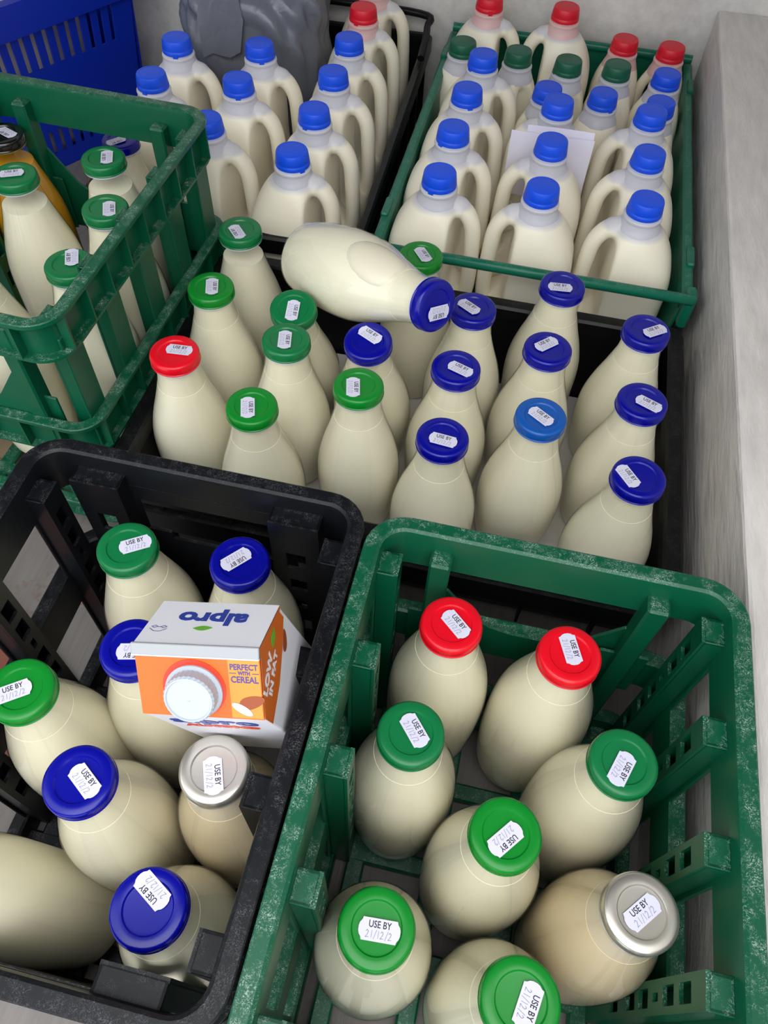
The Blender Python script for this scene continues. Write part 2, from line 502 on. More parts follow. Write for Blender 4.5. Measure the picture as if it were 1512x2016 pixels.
def hand():
    s = .0052; out = []; x = -.0085
    g = {'2': [[(0, .8), (.25, 1), (.5, .8), (.4, .5), (0, 0), (.6, .05)]], '1': [[(.25, 1), (.2, 0)]], '/': [[(.5, 1.1), (0, -.15)]], '0': [[(.3, 1), (0, .6), (.1, 0), (.45, .1), (.5, .7), (.3, 1)]], '4': [[(.3, 1), (0, .4), (.5, .4)], [(.4, .7), (.35, 0)]]}
    for ch in '21/12/2':
        for p in g[ch]: out.append([(x + u * s * .62, (v - .5) * s * .8 - .0026) for u, v in p])
        x += s * (.42 if ch in '1/' else .58)
    return out
BM['hand'] = newmesh('handwriting', *strokes(hand()))

def bottle(x, y, z0, kind, lid, ldx, ldy, lang, label, group=None, fill='milk', low=False, cat='milk bottle', film='film', name='milk_bottle'):
    t = thing(name, label, cat, (x, y, z0), 0, group)
    H = HT[kind]
    linkm('glass_bottle', BM[kind, 'glass'], 'glass', t)
    linkm('milk' if fill != 'orange_juice' else 'juice', BM[kind, 'lowmilk' if low else 'milk'], fill, t)
    if not low: linkm('milk_film', BM[kind, 'film'], film, t)
    linkm('lid', BM['lid'], 'lid_' + lid, t, (0, 0, H))
    linkm('lid_rim', BM['liner'], 'gold_rim' if lid in ('bk', 'sv') else 'sticker', t, (0, 0, H))
    if ldx is not None:
        s = linkm('label', BM['label'], 'sticker', t, (ldx, ldy, H - .0012 if math.hypot(ldx, ldy) < .004 else H + .0001), (0, 0, lang))
        s.location.z = H + .00005
        s['label'] = 'white use-by sticker'
        linkm('lettering', BM['use_by'], 'ink', s, (0, .0030, .00022))
        linkm('handwriting', BM['hand'], 'pen', s, (0, 0, .0002))
    return t

A = [
    (-0.320, 0.733, 'dg', -0.0011, -0.0065, 2.29), (-0.318, 0.628, 'bg', 0.0019, -0.0002, -1.26),
    (-0.319, 0.523, 'rd', 0.0045, 0.0035, 0.09), (-0.221, 0.618, 'dg', 0.0006, -0.0040, -1.46),
    (-0.213, 0.566, 'dg', -0.0007, -0.0021, -1.35), (-0.220, 0.473, 'bg', -0.0024, -0.0040, -1.25),
    (-0.125, 0.522, 'bg', -0.0042, -0.0053, -1.33), (-0.131, 0.588, 'nv', 0.0007, 0.0070, -0.46),
    (-0.105, 0.743, 'bg', 0.0023, -0.0005, -0.94), (-0.032, 0.669, 'nv', -0.0051, -0.0011, -0.57),
    (-0.035, 0.575, 'nv', 0.0045, -0.0028, -0.35), (-0.032, 0.480, 'nv', 0.0010, -0.0045, -0.09),
    (0.060, 0.732, 'nv', -0.0029, -0.0058, 0.11), (0.054, 0.627, 'nv', -0.0026, 0.0042, 0.79),
    (0.057, 0.530, 'mb', -0.0004, -0.0013, -0.60), (0.155, 0.682, 'nv', 0.0082, -0.0008, 0.64),
    (0.154, 0.576, 'nv', 0.0056, -0.0040, -0.42), (0.154, 0.478, 'nv', -0.0107, -0.0028, -0.91),
]
GA = 'glass bottles standing in the low black tray'
LA = [
    'green-lidded milk bottle with a clear glass neck in the far corner of the black tray',
    'bright green lidded milk bottle beside the tall green crate, behind the red-lidded one',
    'red-lidded milk bottle standing in the low black tray, its only red lid',
    'dark green lidded milk bottle right beside the bottle lying on its side',
    'dark green lidded milk bottle in the tray, in front of another dark green lid',
    'bright green lidded milk bottle in the tray behind the rim of the black crate',
    'bright green lidded milk bottle in the tray in front of a navy lid',
    'navy-lidded milk bottle in the tray between a bright green lid and the lying bottle',
    'bright green lidded milk bottle half hidden behind the lying bottle',
    'navy-lidded milk bottle touching the lid of the bottle lying on its side',
    'navy-lidded milk bottle in the middle of a column of three navy lids, off-centre sticker',
    'navy-lidded milk bottle with a level sticker behind the green crate corner',
    'navy-lidded milk bottle against the far tray wall under the green handle bar',
    'navy-lidded milk bottle standing directly behind the mid-blue lidded bottle',
    'mid-blue lidded milk bottle, the only lighter blue metal lid',
    'navy-lidded milk bottle along the right tray wall, next to the green jug tray',
    'navy-lidded milk bottle in the middle of three along the right tray wall',
    'navy-lidded milk bottle along the right tray wall, next to the green crate rim',
]
ZA = 0.066
LEAN = {3: (-.004, .040), 7: (.003, .032), 4: (-.002, -.004), 6: (.002, -.006)}      # bottles leaning towards the opening
def orient(t, base, top):
    d = (Vector(top) - Vector(base)).normalized()
    q = Vector((0, 0, 1)).rotation_difference(d)
    t.rotation_mode = 'QUATERNION'; t.rotation_quaternion = q
    t.location = base
for i, (x, y, c, dx, dy, an) in enumerate(A):
    bt = bottle(x, y, ZA, 'short', c, dx, dy, an, LA[i], GA, low=(i in (0, 8)))
    if i in LEAN:
        orient(bt, (x + LEAN[i][0], y + LEAN[i][1], ZA + .004), (x, y, ZA + HT['short']))
B = [
    (-0.271, 0.293, 'dg', 0.0069, 0.0034, 0.58), (-0.174, 0.302, 'nv', -0.0031, 0.0007, -2.27),
    (-0.230, 0.208, 'nv', 0.0036, -0.0032, -2.90), (-0.297, 0.157, 'bg', -0.0036, -0.0033, 0.63),
    (-0.226, 0.105, 'nv', 0.0052, 0.0002, -0.58), (-0.136, 0.134, 'sv', 0.0013, -0.0048, -1.17),
    (-0.147, 0.040, 'nv', -0.0010, 0.0103, 2.63),
]
GB = 'glass bottles standing in the tall black crate'
LB = [
    'dark green lidded milk bottle in the black crate near its back wall',
    'navy-lidded milk bottle in the black crate behind the orange and white carton',
    'navy-lidded milk bottle in the black crate half covered by the carton',
    'bright green lidded milk bottle against the left side of the black crate',
    'navy-lidded milk bottle in the middle of the black crate, slanted sticker',
    'silver-lidded bottle of beige drink in front of the carton in the black crate',
    'navy-lidded milk bottle in the front corner of the black crate',
]
for i, (x, y, c, dx, dy, an) in enumerate(B):
    bottle(x, y, 0.014, 'tall', c, dx, dy, an, LB[i], GB, fill='oat_milk' if c == 'sv' else 'milk', film='oat_film' if c == 'sv' else 'film')
C = [
    (0.010, 0.287, 'rd', 0.0033, 0.0001, -0.72), (0.106, 0.283, 'rd', -0.0002, 0.0040, -1.19),
    (-0.004, 0.192, 'dg', 0.0021, 0.0022, -0.85), (0.152, 0.207, 'dg', -0.0019, -0.0058, -1.95),
    (0.074, 0.138, 'bg', 0.0000, -0.0037, -2.27), (0.000, 0.062, 'bg', 0.0020, -0.0012, 0.07),
    (0.096, 0.043, 'bg', 0.0045, -0.0015, -1.80), (0.168, 0.110, 'sv', -0.0000, -0.0003, 0.82),
]
GC = 'glass bottles standing in the nearest green crate'
LC = [
    'red-lidded milk bottle by the back left corner of the green crate',
    'red-lidded milk bottle near the middle of the green crate back wall',
    'dark green lidded milk bottle in front of a red-lidded one in the green crate',
    'dark green lidded milk bottle by the slotted right posts of the green crate',
    'bright green lidded milk bottle in the centre of the green crate, upside-down sticker',
    'bright green lidded milk bottle in the green crate with a level dated sticker',
    'bright green lidded milk bottle at the front of the green crate, upright sticker',
    'silver-lidded bottle of beige drink in the green crate',
]
for i, (x, y, c, dx, dy, an) in enumerate(C):
    bottle(x, y, 0.014, 'tall', c, dx, dy, an, LC[i], GC, fill='oat_milk' if c == 'sv' else 'milk', film='oat_film' if c == 'sv' else 'film')
ZD = 0.045
D = [
    (-0.489, 0.758, 'dg', 0.0049, 0.0009, 1.96), (-0.447, 0.670, 'dg', 0.0063, -0.0022, -1.15),
    (-0.570, 0.700, 'dg', -0.0026, 0.0002, 0.46), (-0.442, 0.572, 'dg', -0.0010, 0.0093, 2.01),
    (-0.540, 0.540, 'bg', 0.0061, -0.0039, -1.06), (-0.624, 0.772, 'bk', 0.0062, 0.0025, 2.74),
]
GD = 'glass bottles standing in the raised green crate'
LD = [
    'green-lidded milk bottle with clear neck at the far wall of the raised green crate',
    'green-lidded milk bottle in the raised crate between two other green lids',
    'green-lidded milk bottle with clear neck beside the black-lidded juice bottle',
    'green-lidded milk bottle by the near corner of the raised green crate',
    'bright green lidded milk bottle by the near end wall of the raised green crate',
    'black-lidded bottle of orange juice in the raised green crate',
]
for i, (x, y, c, dx, dy, an) in enumerate(D):
    if c == 'bk':
        bottle(x, y, ZD + .014, 'tall', c, dx, dy, an, LD[i], GD, fill='orange_juice', low=True, cat='juice bottle', name='juice_bottle')
    else:
        bottle(x, y, ZD + .014, 'tall', c, dx, dy, an, LD[i], GD, low=(i in (0, 2)))
bottle(-0.558, 0.918, 0.036, 'short', 'nv', -0.0024, -0.0069, -2.28, 'navy-lidded milk bottle behind the raised green crate, next to the blue basket')

# lying bottle on top of the tray bottles
lie = bottle(0, 0, 0, 'short', 'nv', 0.0055, -0.0032, -2.45, 'navy-lidded milk bottle lying on its side across the tray bottles', low=False)
orient(lie, (-0.236, 0.722, 0.256), (-0.063, 0.602, 0.320))
lie.scale = (1.05, 1.05, 1.06)
def ellipsoid(a, b, c, n=24, m_=12):
    V, F = [], []
    for k in range(1, m_):
        p = PI * k / m_
        for i in range(n):
            q = 2 * PI * i / n; V.append((a * math.sin(p) * math.cos(q), b * math.sin(p) * math.sin(q), c * math.cos(p)))
    for k in range(m_ - 2):
        for i in range(n):
            j = (i + 1) % n; F.append((k * n + i, k * n + j, (k + 1) * n + j, (k + 1) * n + i))
    F.append(tuple(range(n))); F.append(tuple((m_ - 2) * n + i for i in range(n)))
    return V, F
wup = lie.rotation_quaternion.inverted() @ Vector((0, -.25, 1.0)); wup.z = 0; wup.normalize()
part('air_bubble', xf(ellipsoid(.0150, .0230, .046), (wup.x * .0245, wup.y * .0245, .128), rz=math.atan2(wup.y, wup.x), ry=-.26), 'bubble_film', lie, True)
# leaning bottle at the left side of the black crate
lean = bottle(0, 0, 0, 'tall', 'nv', None, None, 0, 'milk bottle tilted over in the front corner of the black crate')
orient(lean, (-0.262, 0.038, 0.026), (-0.335, 0.020, 0.27))

# ------------------------------------------------------------------ plastic milk jugs
def jug_mesh(a, b, H, zsh, name):
    """blow-moulded jug: rounded square body, sloping shoulder, through handle on +x"""
    rn = 0.0245
    zn = H - 0.037
    zs = np.concatenate([np.linspace(0, 0.012, 4), np.linspace(0.02, zsh, 16), np.linspace(zsh, zn, 18)[1:], [zn + .006]])
    n = 72; V, F = [], []
    hz0, hz1 = 0.30 * H, zn - 0.010
    for z in zs:
        if z <= 0.012: k = 0.86 + 0.14 * math.sqrt(max(0, 1 - ((0.012 - z) / 0.012) ** 2))
        else: k = 1.0
        if z > zsh:
            t = min(1, (z - zsh) / (zn - zsh))
            s = math.cos(t * PI / 2) ** 0.72
            ax = rn + (a - rn) * s; ay = rn + (b - rn) * s; ex = 4.2 - 2.2 * t
        else:
            ax, ay, ex = a * k, b * k, 4.2
        # handle recess
        w = 1 / (1 + math.exp(-(z - hz0) / 0.004)) * (1 / (1 + math.exp((z - hz1) / 0.004)))
        for i in range(n):
            th = 2 * PI * i / n
            c, s_ = math.cos(th), math.sin(th)
            x = ax * math.copysign(abs(c) ** (2 / ex), c); y = ay * math.copysign(abs(s_) ** (2 / ex), s_)
            lim = a * 0.36
            if x > lim:
                xr = lim + (x - lim) * 0.10
                y2 = y * (1 - 0.25 * w * min(1, (x - lim) / (a * .6)))
                x = x + (xr - x) * w; y = y2
            V.append((x, y, float(z)))
    m_ = len(zs)
    for k in range(m_ - 1):
        for i in range(n):
            j = (i + 1) % n
            F.append((k * n + i, k * n + j, (k + 1) * n + j, (k + 1) * n + i))
    F.append(tuple(range(n - 1, -1, -1))); F.append(tuple((m_ - 1) * n + i for i in range(n)))
    hr = 0.0112 * (a / 0.058) ** 0.6
    path = spline([(rn * .55, 0, zn - .006), (a * .60, 0, zn - .012), (a * .82, 0, zn - .032), (a * .88, 0, zn - .065), (a * .90, 0, hz0 + .02), (a * .84, 0, hz0 - .006), (a * .6, 0, hz0 - .02)], 6)
    T = tube(path, [hr * (1.15 if i < 6 or i > len(path) - 8 else 1.0) for i in range(len(path))], 14, squash=(1.25, 0.95))
    bodym = evaluated(merge((V, F), T), [('REMESH', dict(mode='VOXEL', voxel_size=0.0022)), ('SMOOTH', dict(factor=0.5, iterations=9)), ('DECIMATE', dict(ratio=0.34))], name)
    return bodym
JUG = {}
for kind, (a, b, H, zsh) in {'big': (0.0595, 0.0505, 0.25, 0.140), 'small': (0.039, 0.039, 0.215, 0.125)}.items():
    zn = H - 0.037
    JUG[kind] = dict(
        H=H, body=jug_mesh(a, b, H, zsh, 'jug_body'),
        neck=newmesh('neck', *lathe(spline([(.0290, zn - .0060), (.0272, zn - .0010), (.0250, zn + .0040), (.0238, zn + .0095), (.0243, zn + .0125), (.0238, zn + .0150), (.0205, zn + .017), (.0200, zn + .024)], 4), 40), smooth=True, auto=50))
CAP = newmesh('cap', *lathe([(.0205, .0), (.0222, .0006), (.0225, .0030), (.0221, .0058), (.0217, .0062), (.0216, .0072), (.0219, .0080), (.0206, .0172), (.0196, .0192), (.0166, .0200), (.0160, .0196), (.0152, .0198), (1e-4, .0198)], 48, True, False), smooth=True, auto=40)
TAB = newmesh('tear_tab', *rbox(-.0035, .0035, -.0008, .0014, -.0016, .0052, .0006, 1))

def jug(x, y, z0, kind, cap, rz, label, group):
    t = thing('milk_jug', label, 'milk jug', (x, y, z0), rz, group)
    J = JUG[kind]
    linkm('body', J['body'], 'jug_body_' + kind, t)
    linkm('neck', J['neck'], 'jug_neck_red_spill' if cap == 'red' else 'jug_neck', t)
    c = linkm('cap', CAP, 'cap_' + cap, t, (0, 0, J['H'] - .0200))
    an = random.uniform(-2.6, -0.4)
    linkm('tear_tab', TAB, 'cap_' + cap, c, (.0224 * math.cos(an), .0224 * math.sin(an), 0), (0, 0, an + PI / 2))
    return t

ZJ = 0.035
RI, LE = 0.0, PI
GREEN = [
    (-.111, .893, 'big', 'blue', RI), (-.112, 1.000, 'big', 'blue', RI), (-.110, 1.104, 'big', 'blue', RI), (-.103, 1.208, 'big', 'blue', RI),
    (.018, .897, 'big', 'blue', LE), (.019, 1.004, 'big', 'blue', LE), (.018, 1.108, 'big', 'blue', LE),
    (.146, .904, 'big', 'blue', LE), (.146, 1.011, 'big', 'blue', LE), (.146, 1.116, 'big', 'blue', LE),
    (.000, 1.212, 'small', 'blue', LE), (.083, 1.218, 'small', 'blue', PI / 2), (.168, 1.218, 'small', 'blue', LE), (.176, 1.306, 'small', 'blue', LE),
    (-.147, 1.316, 'small', 'green', PI / 2), (-.057, 1.312, 'small', 'green', -PI / 2), (.023, 1.305, 'small', 'green', -PI / 2), (.099, 1.312, 'small', 'green', PI / 2),
    (-.121, 1.401, 'big', 'red', RI), (.003, 1.401, 'big', 'red', LE), (.107, 1.402, 'small', 'red', PI / 2), (.182, 1.398, 'small', 'red', LE),
]
GLAB = {
    ('big', 'blue', RI): 'large blue-capped milk jug in the green tray, handle to the right along its left wall',
    ('big', 'blue', LE): 'large blue-capped milk jug in the green tray with its handle to the left',
    ('small', 'blue'): 'narrow blue-capped milk jug behind the large ones in the green tray',
    ('small', 'green'): 'narrow dark green capped milk jug in the green tray',
    ('big', 'red', RI): 'large red-capped milk jug in the back left corner of the green tray',
    ('big', 'red', LE): 'large red-capped milk jug by the back wall with its handle to the left',
    ('small', 'red'): 'narrow red-capped milk jug by the back wall of the green tray',
}
cnt = {}
for x, y, k, c, r in GREEN:
    lab = GLAB.get((k, c, r)) or GLAB[(k, c)]
    if k == 'big' and c == 'blue':
        cnt[r, x > .08] = cnt.get((r, x > .08), 0) + 1
        nth = ['first', 'second', 'third', 'fourth'][cnt[r, x > .08] - 1]
        col_ = 'along the left wall' if r == RI else 'along the right wall' if x > .08 else 'in the middle'
        lab = 'large blue-capped milk jug, %s from the green bar in the row %s' % (nth, col_)
    elif k == 'small':
        lab = {(.000, 1.212): 'narrow blue-capped milk jug almost hidden by a large one, beside the paper', (.083, 1.218): 'narrow blue-capped milk jug standing alone behind the folded paper',
               (.168, 1.218): 'narrow blue-capped jug tucked behind the right-hand row of large jugs', (.176, 1.306): 'narrow blue-capped jug in front of the corner red-capped jug',
               (-.147, 1.316): 'dark green capped jug in front of the large red-capped jug with right handle', (-.057, 1.312): 'dark green capped jug between the row of large blue caps and the back wall',
               (.023, 1.305): 'dark green capped jug with a round handle hole facing the paper', (.099, 1.312): 'dark green capped jug in front of a narrow red-capped jug',
               (.107, 1.402): 'narrow red-capped jug behind a dark green capped jug', (.182, 1.398): 'narrow red-capped jug in the back corner next to the grey wall'}[(x, y)]
    jug(x, y, ZJ, k, c, r, lab, 'milk jugs in the green tray')
BLACK = [
    (-.302, .888, 'blue'), (-.302, .992, 'blue'), (-.303, 1.096, 'blue'), (-.306, 1.200, 'blue'), (-.309, 1.304, 'red'), (-.314, 1.408, 'red'),
    (-.432, .930, 'blue'), (-.426, 1.040, 'blue'), (-.428, 1.144, 'blue'), (-.545, 1.018, 'blue'), (-.550, 1.125, 'blue'),
]
for i, (x, y, c) in enumerate(BLACK):
    lab = ['blue-capped jug in the black tray, first behind the bottle lying on its side', 'blue-capped jug in the black tray, second behind the bottle lying on its side',
           'blue-capped jug in the black tray, third behind the bottle lying on its side', 'blue-capped jug in the black tray, directly in front of a red-capped one',
           'red-capped jug in the black tray behind the long row of blue caps', 'red-capped jug in the black tray touching the back wall',
           'blue-capped jug in the black tray half hidden by the raised green crate corner', 'blue-capped jug in the black tray between two others in front of the sack',
           'blue-capped jug in the black tray standing right against the grey sack', 'blue-capped jug in the black tray partly below the raised crate rim',
           'blue-capped jug in the black tray with white wall behind it, left of the sack'][i]
    jug(x, y, ZJ, 'big', c, math.radians(1.5), lab, 'milk jugs in the black tray')

# ------------------------------------------------------------------ tall crates
def crate(name, label, cx, cy, z0, W, L, H, pm, rz=0, style='green', ribs=False):
    t = thing(name, label, 'crate', (cx, cy, z0), rz, 'tall bottle crates')
    hx, hy = W / 2, L / 2
    chan = lambda zt, h, i: [(0, zt), (-.001, zt + .0008), (-.011, zt + .0008), (-.0135, zt - .001), (-.0145, zt - .005), (-.0145, zt - h), (-.0115, zt - h + .0), (-.002 - i, zt - h), (-.002 - i, zt - h + .003), (-.0112, zt - h + .003), (-.0112, zt - .006), (-.0015, zt - .006), (0, zt - .004)]
    part('rim', ring(hx, hy, .034, chan(H, .046, 0), 7), pm, t, True, 35)
    part('middle_rail', ring(hx, hy, .032, chan(.176, .046, 0), 7), pm, t, True, 35)
    part('base_rail', ring(hx - .003, hy - .003, .03, chan(.030, .030, 0), 7), pm, t, True, 35)
    # open grid base
    me = newmesh('base_slat', *rbox(-.009, .009, -hy + .012, hy - .012, .004, .012, .002, 1))
    for k in range(4): link('base_slat', me, pm, t, (-hx + W * (k + .5) / 4, 0, 0))
    me = newmesh('base_slat', *rbox(-hx + .012, hx - .012, -.009, .009, .002, .0125, .002, 1))
    for k in range(5): link('base_slat', me, pm, t, (0, -hy + L * (k + .5) / 5, 0))
    # posts down the long sides: hollow slotted pilasters
    pw = .011 if style == 'green' else .012
    top = H - .014
    slots = [(-.0062, .0062, top - .046, top - .024), (-.0062, .0062, top - .078, top - .056), (-.0028, .0028, top - .100, top - .088), (-.0062, .0062, top - .132, top - .110), (-.0062, .0062, top - .164, top - .142), (-.0062, .0062, top - .210, top - .186)]
    face = plate(-pw, pw, .01, top, slots, .003)
    sides = merge(rbox(-pw, -pw + .003, 0, .016, .01, top, .0007, 1), rbox(pw - .003, pw, 0, .016, .01, top, .0007, 1), rbox(-pw, pw, 0, .016, top - .003, top, .0008, 1))
    pm_ = merge(face, sides)   # face at y=0, sides run to +y (outwards)
    pme = newmesh('post', *pm_)
    for s in (-1, 1):
        for yy in ((-.162, -.081, 0, .081, .162) if style == 'green' else (-.15, -.05, .05, .15)):
            link('post', pme, pm, t, (s * (hx - .030), yy * L / .40, 0), (0, 0, -s * PI / 2))
    # outer webs behind each post so the side reads as panel and window
    wme = newmesh('web', *rbox(-.015, .015, -.0015, .0015, .02, H - .03, .0008, 1))
    for s in (-1, 1):
        for yy in ((-.162, -.081, 0, .081, .162) if style == 'green' else (-.15, -.05, .05, .15)):
            link('web', wme, pm, t, (s * (hx - .0128), yy * L / .40, 0), (0, 0, PI / 2))
    # end walls
    for s in (-1, 1):
        if style == 'green':
            c_ = []
            for k in range(9):
                a_ = PI * k / 8
                c_.append((.066 * -math.cos(a_) if False else -.066 + .132 * k / 8, .178 + .040 * abs(2 * k / 8 - 1) ** 3))
            poly = [(-.085, .128), (.085, .128), (.085, .235)] + [(.078, .235)] + c_[::-1] + [(-.078, .235), (-.085, .235)]
            part('end_panel', prism(poly, .003), pm, t, loc=(0, s * (hy - .0135), 0))
            pp = newmesh('end_post', *merge(rbox(-.009, .009, -.010, .010, .02, H - .018, .002, 1), rbox(-.022, .022, -.0015, .0015, .128, .20, .0006, 1)))
            for u in (-1, 1):
                link('end_post', pp, pm, t, (u * .088, s * (hy - .020), 0), (0, 0, 0))
        else:
            holes = [(-.062, .062, .218, .266), (-.040, .062, .208, .218)]
            part('end_panel', plate(-.082, .082, .02, H - .03, holes, .003), pm, t, loc=(0, s * (hy - .0135), 0))
            hp = [(-.009, .009, H - .085, H - .060), (-.008, .008, H - .125, H - .105), (-.006, .006, H - .16, H - .145), (-.009, .009, H - .21, H - .185)]
            pl = plate(-.022, .022, .02, H - .016, hp, .003)
            pp = newmesh('end_post', *merge(pl, rbox(-.022, -.019, 0, .016, .02, H - .016, .0006, 1), rbox(.019, .022, 0, .016, .02, H - .016, .0006, 1), rbox(-.022, .022, 0, .016, H - .019, H - .016, .0006, 1)))
            for u in (-1, 1):
                link('end_post', pp, pm, t, (u * .088, s * (hy - .030), 0), (0, 0, 0 if s > 0 else PI))
    if ribs:
        rme = newmesh('rib', *prism([(0, 0), (.0105, 0), (.0105, .040), (0, .040)], .0022))
        for zt in (H, .176):
            for yy in np.linspace(-.165, .165, 9):
                link('rib', rme, pm, t, (hx - .0118, float(yy), zt - .0435))
            for xx in np.linspace(-.11, .11, 6):
                link('rib', rme, pm, t, (float(xx), -hy + .0118, zt - .0435), (0, 0, -PI / 2))
    return t

crate('bottle_crate', 'scuffed green plastic crate of large bottles beside the grey wall', 0.0795, 0.152, 0, 0.301, 0.400, 0.315, 'crate_green')
crate('bottle_crate', 'black plastic crate holding bottles and the orange carton', -0.2225, 0.168, 0, 0.298, 0.386, 0.315, 'crate_black', style='black')
crate('bottle_crate', 'green plastic crate raised above the floor beside the black bottle tray', -0.527, 0.632, ZD, 0.305, 0.386, 0.315, 'crate_green', rz=math.radians(-2.0), ribs=True)
tag(part('timber_block', rbox(-.64, -.43, .50, .78, 0, ZD, .003, 1), 'timber'), 'timber block under the raised green crate', 'wood block')

# ------------------------------------------------------------------ low trays
def tray(name, label, cx, cy, W, L, zb, zf, zt, pm, rz=0, draft=.016, lip=.018, front=None):
    t = thing(name, label, 'tray', (cx, cy, 0), rz, 'low stacking trays')
    hx, hy = W / 2 - lip * .6, L / 2 - lip * .6
    part('base', rbox(-hx + draft, hx - draft, -hy + draft, hy - draft, zb, zf, .003, 1), pm, t)
    rimv = ring(W / 2, L / 2, .016, [(0, zt - .003), (-.003, zt), (-lip + .003, zt), (-lip, zt - .003), (-lip, zt - .020), (-lip + .003, zt - .020), (-lip + .003, zt - .004), (-.003, zt - .004), (-.003, zt - .024), (0, zt - .024)], 4)
    if front is not None:      # the front wall is cut down, so the rim stops at both front corners
        rimv = (rimv[0], [q for q in rimv[1] if min(rimv[0][i][1] for i in q) > -L / 2 + .03 or max(rimv[0][i][1] for i in q) > 0])
    part('rim', rimv, pm, t, True, 35)
    def wall(half, zt):
        w0, w1 = half - draft, half
        holes = []
        V = [(-w0, draft, zb), (w0, draft, zb), (w1, 0, zt - .003), (-w1, 0, zt - .003), (-w0, draft + .003, zb), (w0, draft + .003, zb), (w1, .003, zt - .003), (-w1, .003, zt - .003)]
        F = [(0, 1, 2, 3), (7, 6, 5, 4), (0, 4, 5, 1), (1, 5, 6, 2), (2, 6, 7, 3), (3, 7, 4, 0)]
        return V, F
    for ang, half, dist in ((0, hx, hy), (PI, hx, hy), (PI / 2, hy, hx), (-PI / 2, hy, hx)):
        part('wall', wall(half, front if (front is not None and ang == 0) else zt), pm, t, loc=(dist * math.sin(ang), -dist * math.cos(ang), 0), rot=(0, 0, ang))
        # upright stiffening ribs outside each wall
        ztw = front if (front is not None and ang == 0) else zt
        rme = newmesh('rib', *xf(box(-.0015, .0015, -.006, .004, zb + .01, ztw - .02)))
        nr = 7
        for k in range(nr):
            u = -half * .82 + 2 * half * .82 * k / (nr - 1)
            ca, sa = math.cos(ang), math.sin(ang)
            link('rib', rme, pm, t, (dist * sa + u * ca, -dist * ca + u * sa, 0), (0, 0, ang))
    return t

tA = tray('bottle_tray', 'low black tray lined with cardboard and full of glass bottles', -0.0765, 0.606, 0.605, 0.396, 0.052, 0.060, 0.182, 'tray_black', lip=.020)
# ledge running round the outside of the black tray, with stacking ribs
part('skirt', ring(.302, .197, .014, [(0, .140), (-.016, .144), (-.016, .140), (-.003, .136), (-.003, .108), (0, .108)], 4), 'tray_black', tA, True, 35)
tag(part('support_tray', merge(box(-.30, .13, .50, .76, 0, .006), ring(.215, .13, .02, [(0, 0), (0, .052), (-.006, .052), (-.006, 0)], 3) if False else xf(ring(.215, .13, .02, [(0, 0), (0, .0515), (-.006, .0515), (-.006, 0)], 3), (-.085, .63, 0))), 'tray_black'), 'upturned black tray underneath the bottle tray', 'tray')
tag(part('cardboard_sheet', xf(rbox(-.268, .268, -.164, .164, .0602, .0655, .0015, 1), (-0.0765, .606, 0)), 'liner_card'), 'flattened grey-white cardboard lining the black bottle tray', 'cardboard')

tG = tray('jug_tray', 'green tray packed with milk jugs against the back wall', 0.0215, 1.142, 0.415, 0.640, 0.020, 0.033, 0.205, 'tray_green', lip=.014, front=.10)
part('bale_bar', tube([(-.205, -.321, .212), (-.203, -.322, .213), (.203, -.322, .213), (.205, -.321, .212)], [.004, .0068, .0068, .004], 14), 'tray_green', tG, True, 50)
for s in (-1, 1):
    part('hinge_block', rbox(s * .205 - .009, s * .205 + .003 * 1, -.326, -.300, .170, .218, .003, 1), 'tray_green', tG)
    part('hinge_block', rbox(s * .203 - .005, s * .203 + .005, -.245, -.205, .185, .209, .002, 1), 'tray_green', tG)
    part('hinge_block', rbox(s * .203 - .005, s * .203 + .005, .205, .245, .185, .209, .002, 1), 'tray_green', tG)
part('bale_bar', tube([(-.203, .300, .214), (.203, .300, .214)], .0068, 14), 'tray_green', tG, True, 50)

tK = tray('jug_tray', 'black tray of milk jugs beside the green jug tray', -0.412, 1.143, 0.405, 0.630, 0.020, 0.033, 0.190, 'tray_black', rz=math.radians(1.6), lip=.014)
part('bale_bar', tube(spline([(-.198, .20, .198), (-.196, .27, .216), (-.180, .300, .224), (0, .303, .226), (.180, .300, .224), (.196, .27, .216), (.198, .20, .198)], 6), .006, 12), 'tray_black', tK, True, 50)

# ------------------------------------------------------------------ orange and white plant-drink carton
cw, cd, chh, gable = .0400, .0370, .165, .034
ct = thing('drink_carton', 'orange and white gable-top drink carton with a white screw cap', 'carton')
top_c = Vector((-.1395, .1800, .362)); axis_dn = Vector((.016, .036, -.165)).normalized()
zax = -axis_dn
xax = Vector((math.cos(math.radians(9)), math.sin(math.radians(9)), 0)); xax = (xax - zax * xax.dot(zax)).normalized()
yax = zax.cross(xax)
Mc = Matrix((xax, yax, zax)).transposed().to_4x4(); Mc.translation = top_c
ct.matrix_world = Mc
# local frame: eaves at z=0, body below, gable above; -y faces the camera
part('body', rbox(-cw, cw, -cd, cd, -chh, 0, .0015, 2), 'card_white', ct)
e = .0006
slope = math.atan2(gable, cd); sl = math.hypot(gable, cd)
def panel(poly_uv, t=.0006):
    """panel on the front slope: u across, v from eave (0) to ridge (sl)"""
    return prism(poly_uv, t, 'z')
front = (0, -cd, 0); frot = (slope, 0, 0)
part('front_slope', panel([(-cw, 0), (cw, 0), (cw, sl), (-cw, sl)]), 'card_orange', ct, loc=front, rot=frot)
part('back_slope', panel([(-cw, 0), (cw, 0), (cw, sl), (-cw, sl)]), 'card_white', ct, loc=(0, cd, 0), rot=(slope, 0, PI))
for s in (-1, 1):
    V = [(s * cw, -cd, 0), (s * cw, cd, 0), (s * (cw - .002), 0, gable), (s * (cw - .014), 0, .004)]
    part('gable_side', (V, [(0, 1, 3), (1, 2, 3), (2, 0, 3)]), 'card_brown' if s < 0 else 'card_orange', ct)
